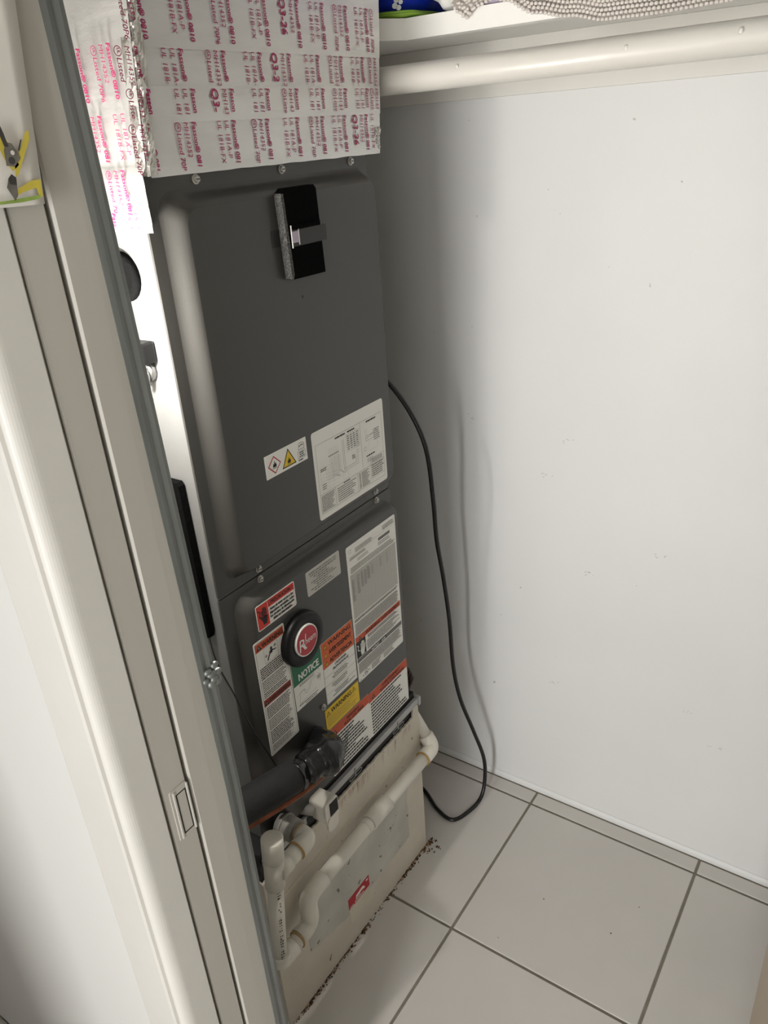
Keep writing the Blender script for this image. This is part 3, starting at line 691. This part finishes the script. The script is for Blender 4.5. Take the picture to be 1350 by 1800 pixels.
for r, (z0, z1) in enumerate(rowz):
    n = 40; x = DX + .0006 + .0010*(r % 2)
    m = MB(); vs = []; fs = []; nz = 6
    for j in range(nz+1):
        z = z0+(z1-z0)*j/nz
        for i in range(n+1):
            y = dy(DY0+.004+(DY1-DY0-.004)*i/n, z); e = (0 if 0 < j < nz else -.0001)
            vs.append((x + .0009*noise.noise((y*22, z*30, r*5)) + e, y, z + (.0009*noise.noise((y*30,r,0)) if j in (0, nz) else 0)))
    for j in range(nz):
        for i in range(n): q = j*(n+1)+i; fs.append((q,q+1,q+n+2,q+n+1))
    m.add(vs, fs, 'foil', True)
    o = m.build('tape_strip', du)
    p = Print((x+.0012, 0, 0), *FRONT, h0=0)
    for a, kd in rows[r]:
        group(p, a*1000+random.uniform(-1,1), z1*1000-(3 if r != 3 else 22), kd, (z1-z0)*1000-(6 if r != 3 else 25), dy(DY1, z0)*1000-1)
    # keep letters inside the duct face
    p.build('printing', o)['kind'] = 'stuff'
# side foil (faces -Y)
SIDE = ((1, 0, 0), (0, 0, 1), (0, -1, 0))
srows = [(1.484,1.512),(1.509,1.566),(1.563,1.622),(1.618,1.690),(1.686,1.80)]
for r, (z0, z1) in enumerate(srows):
    m = MB(); vs = []; fs = []; n = 16; nz = 6
    for j in range(nz+1):
        z = z0+(z1-z0)*j/nz
        for i in range(n+1):
            xx = -.28+(.28+DX-.0005)*i/n; yb = UY0-.0008 if z < 1.55 else dy(DY0, z)-.0012
            vs.append((xx, yb-.0003*r-.0014*abs(noise.noise((xx*40, z*45, r*3))), z+(.0012*noise.noise((xx*40,r,7)) if j in (0,nz) else 0)))
    for j in range(nz):
        for i in range(n): q = j*(n+1)+i; fs.append((q,q+1,q+n+2,q+n+1))
    m.add(vs, fs, 'foil', True); o = m.build('tape_strip', du)
    p = Print((0, (UY0 if z1 < 1.57 else dy(DY0,(z0+z1)/2)-.003)-.0042, 0), *SIDE, h0=0)
    for k, a in enumerate((-14,-68,-122,-176)):
        group(p, a-(r % 2)*22, z1*1000-(5+(r*7) % 9), 'AB'[(k+r) % 2], (z1-z0)*1000-8, -24)
    p.build('printing', o)['kind'] = 'stuff'
# crumpled foil along the front-left corner
def crump(m):
    n = 70; k = 10; vs = []; fs = []
    for j in range(n+1):
        z = 1.546+(1.80-1.546)*j/n; cx, cy = DX, dy(DY0, z)
        for i in range(k+1):
            t = i/k; s = (t-.5)*2
            x = cx + (-(-s)*.020 if s < 0 else 0) + .001; y = cy + (s*.014 if s > 0 else 0) - (.001 if s < 0 else 0)
            ro = max(0, 1-abs(s)*2.2); x -= ro*.002; y += ro*.002
            q = .0045*noise.noise((s*3, z*70, 2))+.003*noise.noise((s*6, z*160, 4)); w = max(0, 1-abs(s))
            vs.append((x+(q*w+.0016)*.9, y-(q*w+.0016)*.9, z))
    for j in range(n):
        for i in range(k): a = j*(k+1)+i; fs.append((a,a+1,a+k+2,a+k+1))
    m.add(vs, fs, 'foil_crumple', False)
one('crumpled_corner', crump, du, 'crumpled shiny foil along the corner')
def crump2(m):
    for k in range(10):
        y = dy(DY1-.006,1.56)+random.uniform(-.006,.006); z = 1.552+random.uniform(0,.03)
        m.sphere((DX+.001,y,z), random.uniform(.003,.006), 'foil_crumple', 6, 4, (.4,1,1))
one('corner_dab', crump2, du)

# ------------------------------------------------------------------ refrigerant line with black wrap
ls = tag(empty('insulated_suction_line', (.05,-.70,.60)), 'black insulated refrigerant line with tape-wrapped elbow leaving the cabinet', 'pipe')
ep = smooth_path([(-.004,-.632,.592),(.018,-.640,.598),(.044,-.658,.611),(.058,-.682,.622),(.056,-.706,.627),(.051,-.728,.629),(.049,-.748,.631)], 8)
er = []
for k in range(len(ep)):
    t = k/(len(ep)-1); er.append(.030-.003*math.cos(t*9)+(.003 if .38 < t < .62 else 0)-(.005 if t > .8 else 0))
one('wrapped_elbow', lambda m: m.tube(ep, er, 'black_tape', 24, lump=.24), ls, 'elbow lumpily wrapped in shiny black tape')
one('foam_sleeve', lambda m: m.tube([(.0505,-.738,.629),(.0495,-.742,.6295),(.049,-.746,.630),(.040,-.80,.636),(.028,-.86,.6415),(.010,-.93,.648)], [.020,.0265,.028,.0285,.0285,.0285], 'pipe_foam', 22), ls, 'black foam pipe sleeve')
lq = tag(empty('copper_line', (.045,-.735,.58)), 'thin bare copper tube curving below the black sleeve', 'pipe')
one('tube', lambda m: m.tube(smooth_path([(-.003,-.600,.560),(.030,-.618,.560),(.045,-.645,.571),(.048,-.69,.574),(.046,-.735,.579),(.038,-.80,.590),(.030,-.86,.603),(.012,-.93,.612)], 8), .0062, 'copper', 12), lq)
tag(one('red_plug', lambda m: m.tube([(-.003,-.745,.560),(.022,-.745,.560)], [.013,.011], 'sticker_red', 14)), 'dark red plug under the black pipe sleeve', 'plug')

# ------------------------------------------------------------------ drain piping
dp = tag(empty('condensate_drain', (.03,-.56,.25)), 'white plastic condensate drain pipe running along the stand', 'drain pipe')
PR, FR = .0134, .0172
def seg(name, pts, r, mt): return one(name, lambda m: m.tube(pts, r, mt, 20), dp)
def ring(c, d, r=.0152):
    c = Vector(c); d = Vector(d).normalized()*.0012
    return one('glue_ring', lambda m: m.tube([c-d, c+d], r, 'glue', 18), dp)
E0 = Vector((.056,-.742,.487)); TE = Vector((.056,-.823,.487)); TOP = Vector((.0575,-.8225,.566)); BOT = Vector((.032,-.832,.250))
seg('outlet_collar', [(-.006,-.742,.487),(.030,-.742,.487)], [.0215,.0215], 'pvc_grey')
seg('outlet_lip', [(.002,-.742,.487),(.008,-.742,.487)], .0235, 'pvc_grey')
seg('pipe', [(.028,-.742,.487),(.040,-.742,.487)], PR, 'pvc')
seg('elbow', [(.036,-.742,.487)]+bend((0,-.742,.487), E0, TE, .013)+[(.056,-.772,.487)], FR, 'pvc_fit'); ring((.036,-.742,.487),(1,0,0),.0178); ring((.056,-.772,.487),(0,1,0),.0176)
seg('pipe', [(.056,-.770,.487),(.056,-.800,.487)], PR+.0016, 'pvc')
ax = (BOT-TOP).normalized()
seg('tee', [TE+Vector((0,.026,0)), TE], FR, 'pvc_fit')
seg('tee_barrel', [TOP+ax*.048, TOP+ax*.112], FR, 'pvc_fit')
seg('cap', [TOP, TOP+ax*.0015, TOP+ax*.046], [.0165,.0186,.0184], 'pvc')
seg('riser', [TOP+ax*.10, BOT+Vector((0,0,.02))], PR+.0006, 'pvc')
# lettering down the riser
def rp(m):
    for k in range(26):
        t = .37+.022*k
        if k in (3, 8, 9, 15, 21): continue
        c = TOP+(BOT-TOP)*t
        for s in (0, 1):
            if random.random() < .25: continue
            a = math.radians(-32+13*s+random.uniform(-2,2)); rr = PR+.0009
            p = c+Vector((math.cos(a)*rr, math.sin(a)*rr, 0)); u = Vector((-math.sin(a), math.cos(a), 0))*random.uniform(.0006,.0013)
            hh = Vector((0,0,random.uniform(.0008,.0022)))
            m.add([p-u-hh, p+u-hh, p+u+hh, p-u+hh], [(0,1,2,3)], 'ink')
one('pipe_lettering', rp, dp)
S1 = Vector((.030,-.742,.252)); S2 = Vector((.028,-.7415,.316)); RE = Vector((.026,-.287,.312))
seg('elbow', [BOT-ax*.026]+bend(TOP, BOT, S1, .012)+[BOT+Vector((0,.036,0))], FR+.0005, 'pvc_fit')
seg('pipe', [BOT+Vector((0,.03,0)), S1], PR+.001, 'pvc'); ring((.031,-.783,.251),(0,1,0),.0178)
seg('offset_elbow', [S1+Vector((0,-.038,0))]+bend(BOT, S1, S2, .022)+bend(S1, S2, RE, .026)+[S2+Vector((0,.05,0))], FR, 'pvc_fit')
seg('pipe', [S2+Vector((0,.045,0)), RE], PR+.0012, 'pvc')
seg('coupling', [(.027,-.540,.3145),(.027,-.475,.314)], FR+.001, 'pvc_fit'); seg('coupling', [(.027,-.556,.3146),(.027,-.538,.3145)], PR+.0024, 'pvc_fit')
UP = RE+Vector((-.075,.000,.118))
seg('elbow', [RE+Vector((0,-.042,0))]+bend(S2, RE, UP, .016)+[RE+(UP-RE).normalized()*.034], FR, 'pvc_fit'); ring(RE+Vector((0,-.042,0)),(0,1,0),.0178)
seg('pipe', [RE+(UP-RE).normalized()*.03, UP, UP+Vector((-.12,0,.02))], PR, 'pvc')
# float switch
fs_ = tag(empty('float_switch', (.02,-.654,.43)), 'white plastic drain float switch with black window below the copper tube', 'switch')
def fbx(m):
    pts = rrect(-.6735,-.6355,.436,.4865,.007,4)
    m.loft([[(x, -.6545+(a+.6545)*s, .463+(b-.463)*s) for a, b in pts] for x, s in ((-.012,.92),(.0,.96),(.036,1),(.0385,.97))], 'pvc_fit', True, True, False)
one('housing', fbx, fs_)
one('lip', lambda m: m.prism(rrect(-.672,-.642,.418,.452,.012,4), 'x', .034, .0405, 'pvc_fit'), fs_)
one('window', lambda m: m.box(.0385,.0396,-.6610,-.6385,.452,.481,'black_plastic'), fs_)
one('stem', lambda m: m.tube([(-.02,-.69,.470),(.012,-.672,.464)], .011, 'pvc_grey', 14), fs_)

# ------------------------------------------------------------------ cables at the right
cp = [(-.06,-.318,1.19),(-.035,-.29,1.168),(-.002,-.262,1.10),(.020,-.245,1.02),(.018,-.225,.905),(.010,-.205,.80),(.008,-.182,.70),(.006,-.160,.575),(.000,-.140,.43),(.008,-.125,.325),(.030,-.105,.222),(.050,-.090,.130),(.052,-.090,.055),(.052,-.112,.014),(.045,-.155,.0055),(.022,-.206,.0055),(-.03,-.196,.0055),(-.10,-.155,.0055),(-.20,-.13,.0055),(-.34,-.12,.0055)]
tag(one('power_cable', lambda m: m.tube(smooth_path(cp, 7), .0049, 'cable', 10)), 'black power cable hanging beside the cabinet and looping on the tiles', 'cable')
wb = tag(empty('twisted_wire_bundle', (-.03,-.285,.45)), 'brown twisted wires poking out low behind the cabinet', 'wires')
for s in range(3):
    P = [(-.03-.02*abs(t-.5)+.006*math.cos(t*14+s*2.1), -.279-.012*(2*t-1)**2+.005*math.sin(t*14+s*2.1), .445+.072*t) for t in [i/30 for i in range(31)]]
    P = [(-.10,-.315,.44)]+P+[(-.09,-.322,.53)]
    one('wire', lambda m: m.tube(P, .0035, 'wire_brown', 6), wb)

# ------------------------------------------------------------------ shelf, cleat, rod
SHB, SHT = 1.703, 1.733
struct(one('trim_9', lambda m: m.box(BX0, BX1, -.019, -.0005, 1.616, SHB-.0003, 'trim_white')))
def shelf(m):
    m.prism([(BX0,-.0005),(BX0,-.252),(-.045,-.252),(-.012,-.196),(BX1-.001,-.196),(BX1-.001,-.0005)][::1], 'z', SHB, SHT, 'shelf_white')
tag(one('closet_shelf', shelf), 'white painted closet shelf on a wall cleat', 'shelf')
rd = tag(empty('closet_rod', (.2,-.25,1.647)), 'thick white painted wooden closet rod below the shelf', 'rod')
def rodm(m):
    pts = []; n = 60
    for k in range(n+1):
        x = BX0+(BX1-BX0)*k/n; pts.append((x,-.25,1.6462+.0035*(x-.2)))
    m.tube(pts, .0205, 'rod_paint', 28, lump=.012)
one('pole', rodm, rd)
for x, y, z in ((.372,-.2692,1.6502),(.512,-.2700,1.6535),(.12,-.2695,1.652)):
    one('paint_drip', lambda m: m.sphere((x,y,z), .0035, 'rod_paint', 8, 6, (1,.5,1.2)), rd)
for x in (BX0, BX1-.02):
    one('socket', lambda m: m.tube([(x+.0005,-.25,1.6462+.0035*(x-.2)),(x+.0195,-.25,1.6462+.0035*(x-.2))], .027, 'trim_white', 20), rd)

# things on the shelf
def pillow(m, x0, x1, y0, y1, z0, z1, mt, p=3.2, wr=.006, seed=0):
    cx, cy, cz = (x0+x1)/2, (y0+y1)/2, (z0+z1)/2; rings = []
    for k in range(1, 24):
        ph = math.pi*k/24; rg = []
        for i in range(36):
            th = 2*math.pi*i/36
            d = Vector((math.sin(ph)*math.cos(th), math.sin(ph)*math.sin(th), -math.cos(ph)))
            s = (abs(d.x)**p+abs(d.y)**p+abs(d.z)**p)**(-1/p); q = d*s
            nn = wr*noise.noise((d.x*3+seed, d.y*3, d.z*3))
            rg.append((cx+q.x*((x1-x0)/2+nn), cy+q.y*((y1-y0)/2+nn), max(z0, cz+q.z*((z1-z0)/2+nn*.5))))
        rings.append(rg)
    m.loft(rings, mt)
bb = tag(empty('blue_bag', (-.05,-.14,SHT)), 'shiny blue plastic package with green lower edge at the shelf end', 'package')
one('pack', lambda m: pillow(m, -.150, .006, -.212, -.03, SHT+.0005, SHT+.24, 'bag_blue', 4.5, .006, 3), bb)
one('green_band', lambda m: pillow(m, -.1515, .0065, -.2145, -.03, SHT+.0005, SHT+.0125, 'bag_green', 5, .004, 3), bb)
def swoosh(m):
    P = [(-.120,.035),(-.086,.017),(-.050,.013),(-.058,.024),(-.066,.060),(-.10,.09),(-.13,.09)]
    m.prism([(a, SHT+b) for a, b in P], 'y', -.2168, -.2158, 'lilac')
    for a, b, r in ((-.018,.016,.005),(-.011,.013,.0045),(-.015,.023,.0045),(-.007,.020,.004)):
        m.prism([(a+r*math.cos(t*math.pi/5), SHT+b+r*.8*math.sin(t*math.pi/5)) for t in range(10)], 'y', -.2166, -.2156, 'white_ink')
one('printed_marks', swoosh, bb, 'white swoosh and petals')
tag(one('white_bag', lambda m: pillow(m, .018, .112, -.208, -.05, SHT+.0005, SHT+.14, 'bag_white', 2.8, .012, 8)), 'crumpled white bag between the blue package and the lilac box', 'bag')
tag(one('lilac_box', lambda m: m.bbox(.116,.19,-.190,-.07,SHT+.0005,SHT+.10,'lilac',.004,2)), 'pale lilac box on the shelf beside the white bag', 'box')
# knitted throw hanging over the shelf edge
kn = tag(empty('knitted_throw', (.30,-.19,SHT)), 'loosely knitted cream throw drooping over the shelf edge', 'blanket')
def hem(x):
    K = [(.070,1.742),(.085,1.730),(.103,1.720),(.120,1.733),(.145,1.739),(.167,1.734),(.212,1.713),(.264,1.703),(.320,1.692),(.385,1.691),(.47,1.694),(.56,1.70),(.72,1.705),(.90,1.715)]
    for (a, b), (c_, d_) in zip(K, K[1:]):
        if a <= x <= c_:
            t = (x-a)/(c_-a); t = t*t*(3-2*t); return b+(d_-b)*t
    return 1.74
def thr(m):
    st = .0062; x = .072; i = 0
    while x < .90:
        z = hem(x); j = 0; yo = -.2035+.004*math.sin(x*31)
        while z < SHT+.030:
            yy = yo - .002*math.sin(z*300) + (max(0, z-SHT)*1.1)
            m.sphere((x+(st/2 if j % 2 else 0), yy, z), .0030, 'knit', 6, 4, (1.15,.9,1.05)); z += .0054; j += 1
        x += st; i += 1
one('stitches', thr, kn)['kind'] = 'stuff'
def back(m):
    vs = []; fs = []; n = 80
    for i in range(n+1):
        x = .073+(.90-.073)*i/n; yo = -.2005+.004*math.sin(x*31)
        for z, e in ((hem(x)+.002,0),(SHT+.004,0),(SHT+.028,.028),(SHT+.030,.15)): vs.append((x, yo+e, max(z, hem(x)+.002)))
    for i in range(n):
        for j in range(3): a = i*4+j; fs.append((a,a+4,a+5,a+1))
    m.add(vs, fs, 'knit_shade', True)
one('shade_backing', back, kn)  # added sheet behind the stitches, darkens the gaps by its colour

# ------------------------------------------------------------------ painted card on the jamb
cdv = tag(empty('painted_card', (.205,-1.08,1.54)), 'white card with yellow and grey watercolour marks hung on the door frame', 'card')
def cardm(m):
    vs = []; n = 8; k = 10
    for j in range(k+1):
        z = 1.5435+(1.80-1.5435)*j/k
        for i in range(n+1):
            t = i/n; y = -1.128+(.074+.016*(z-1.5435)/.127)*t
            vs.append((.2045+.0035*t*t+.002*math.sin(t*3+j*.3), y, z-(.0015*t if j == 0 else 0)))
    fs = [(j*(n+1)+i, j*(n+1)+i+1, (j+1)*(n+1)+i+1, (j+1)*(n+1)+i) for j in range(k) for i in range(n)]
    b = [(v[0]-.0012, v[1], v[2]) for v in vs]; N = len(vs)
    m.add(vs+b, fs+[tuple(N+q for q in reversed(f)) for f in fs]+[(i,N+i,N+i+1,i+1) for i in range(n)]+[(j*(n+1)+n, N+j*(n+1)+n, N+(j+1)*(n+1)+n, (j+1)*(n+1)+n) for j in range(k)], 'card', True)
one('paper', cardm, cdv)
def marks(m):
    p = Print((.2098,-1.128,1.5435), *FRONT, h0=0)
    p.poly([(55,18),(58,20),(73,42),(74,48),(71,47),(64,36),(57,28)],'wash_yellow'); p.poly([(50,30),(54,22),(60,26),(58,34),(52,50),(47,54),(46,44)],'wash_yellow')
    p.poly([(53,10),(66,15),(74,15.5),(73,4),(70,3),(69,10),(58,8),(52,6)],'wash_yellow',1)
    p.poly([(46,12),(50,3),(53,6),(55,17),(52,20),(49,18)],'wash_grey',2); p.poly([(49,14),(54,13),(55,18),(52,20.5),(49,18)],'wash_dark',3)
    p.poly([(50,26),(56,25),(62,30),(61,35),(58,40),(54,41),(51,36)],'wash_grey',2); p.circ(55,29,2.6,'wash_dark',3,n=10); p.circ(57,34,1.6,'card',3,n=10)
    p.poly([(52,38),(55,38),(54,46),(52,54),(50,48)],'wash_dark',3); p.line([(62,35),(66,42)],1,'wash_dark',3)
    p.poly([(20,1.5),(56,1.5),(70,2.5),(71,5),(60,4.5),(45,3.6),(20,3.4)],'wash_green',2)
    for i, q in enumerate(p.v): pass
    m.v, m.f, m.m, m.sm, m.mats = p.v, p.f, p.m, p.sm, p.mats
one('watercolour_marks', marks, cdv)
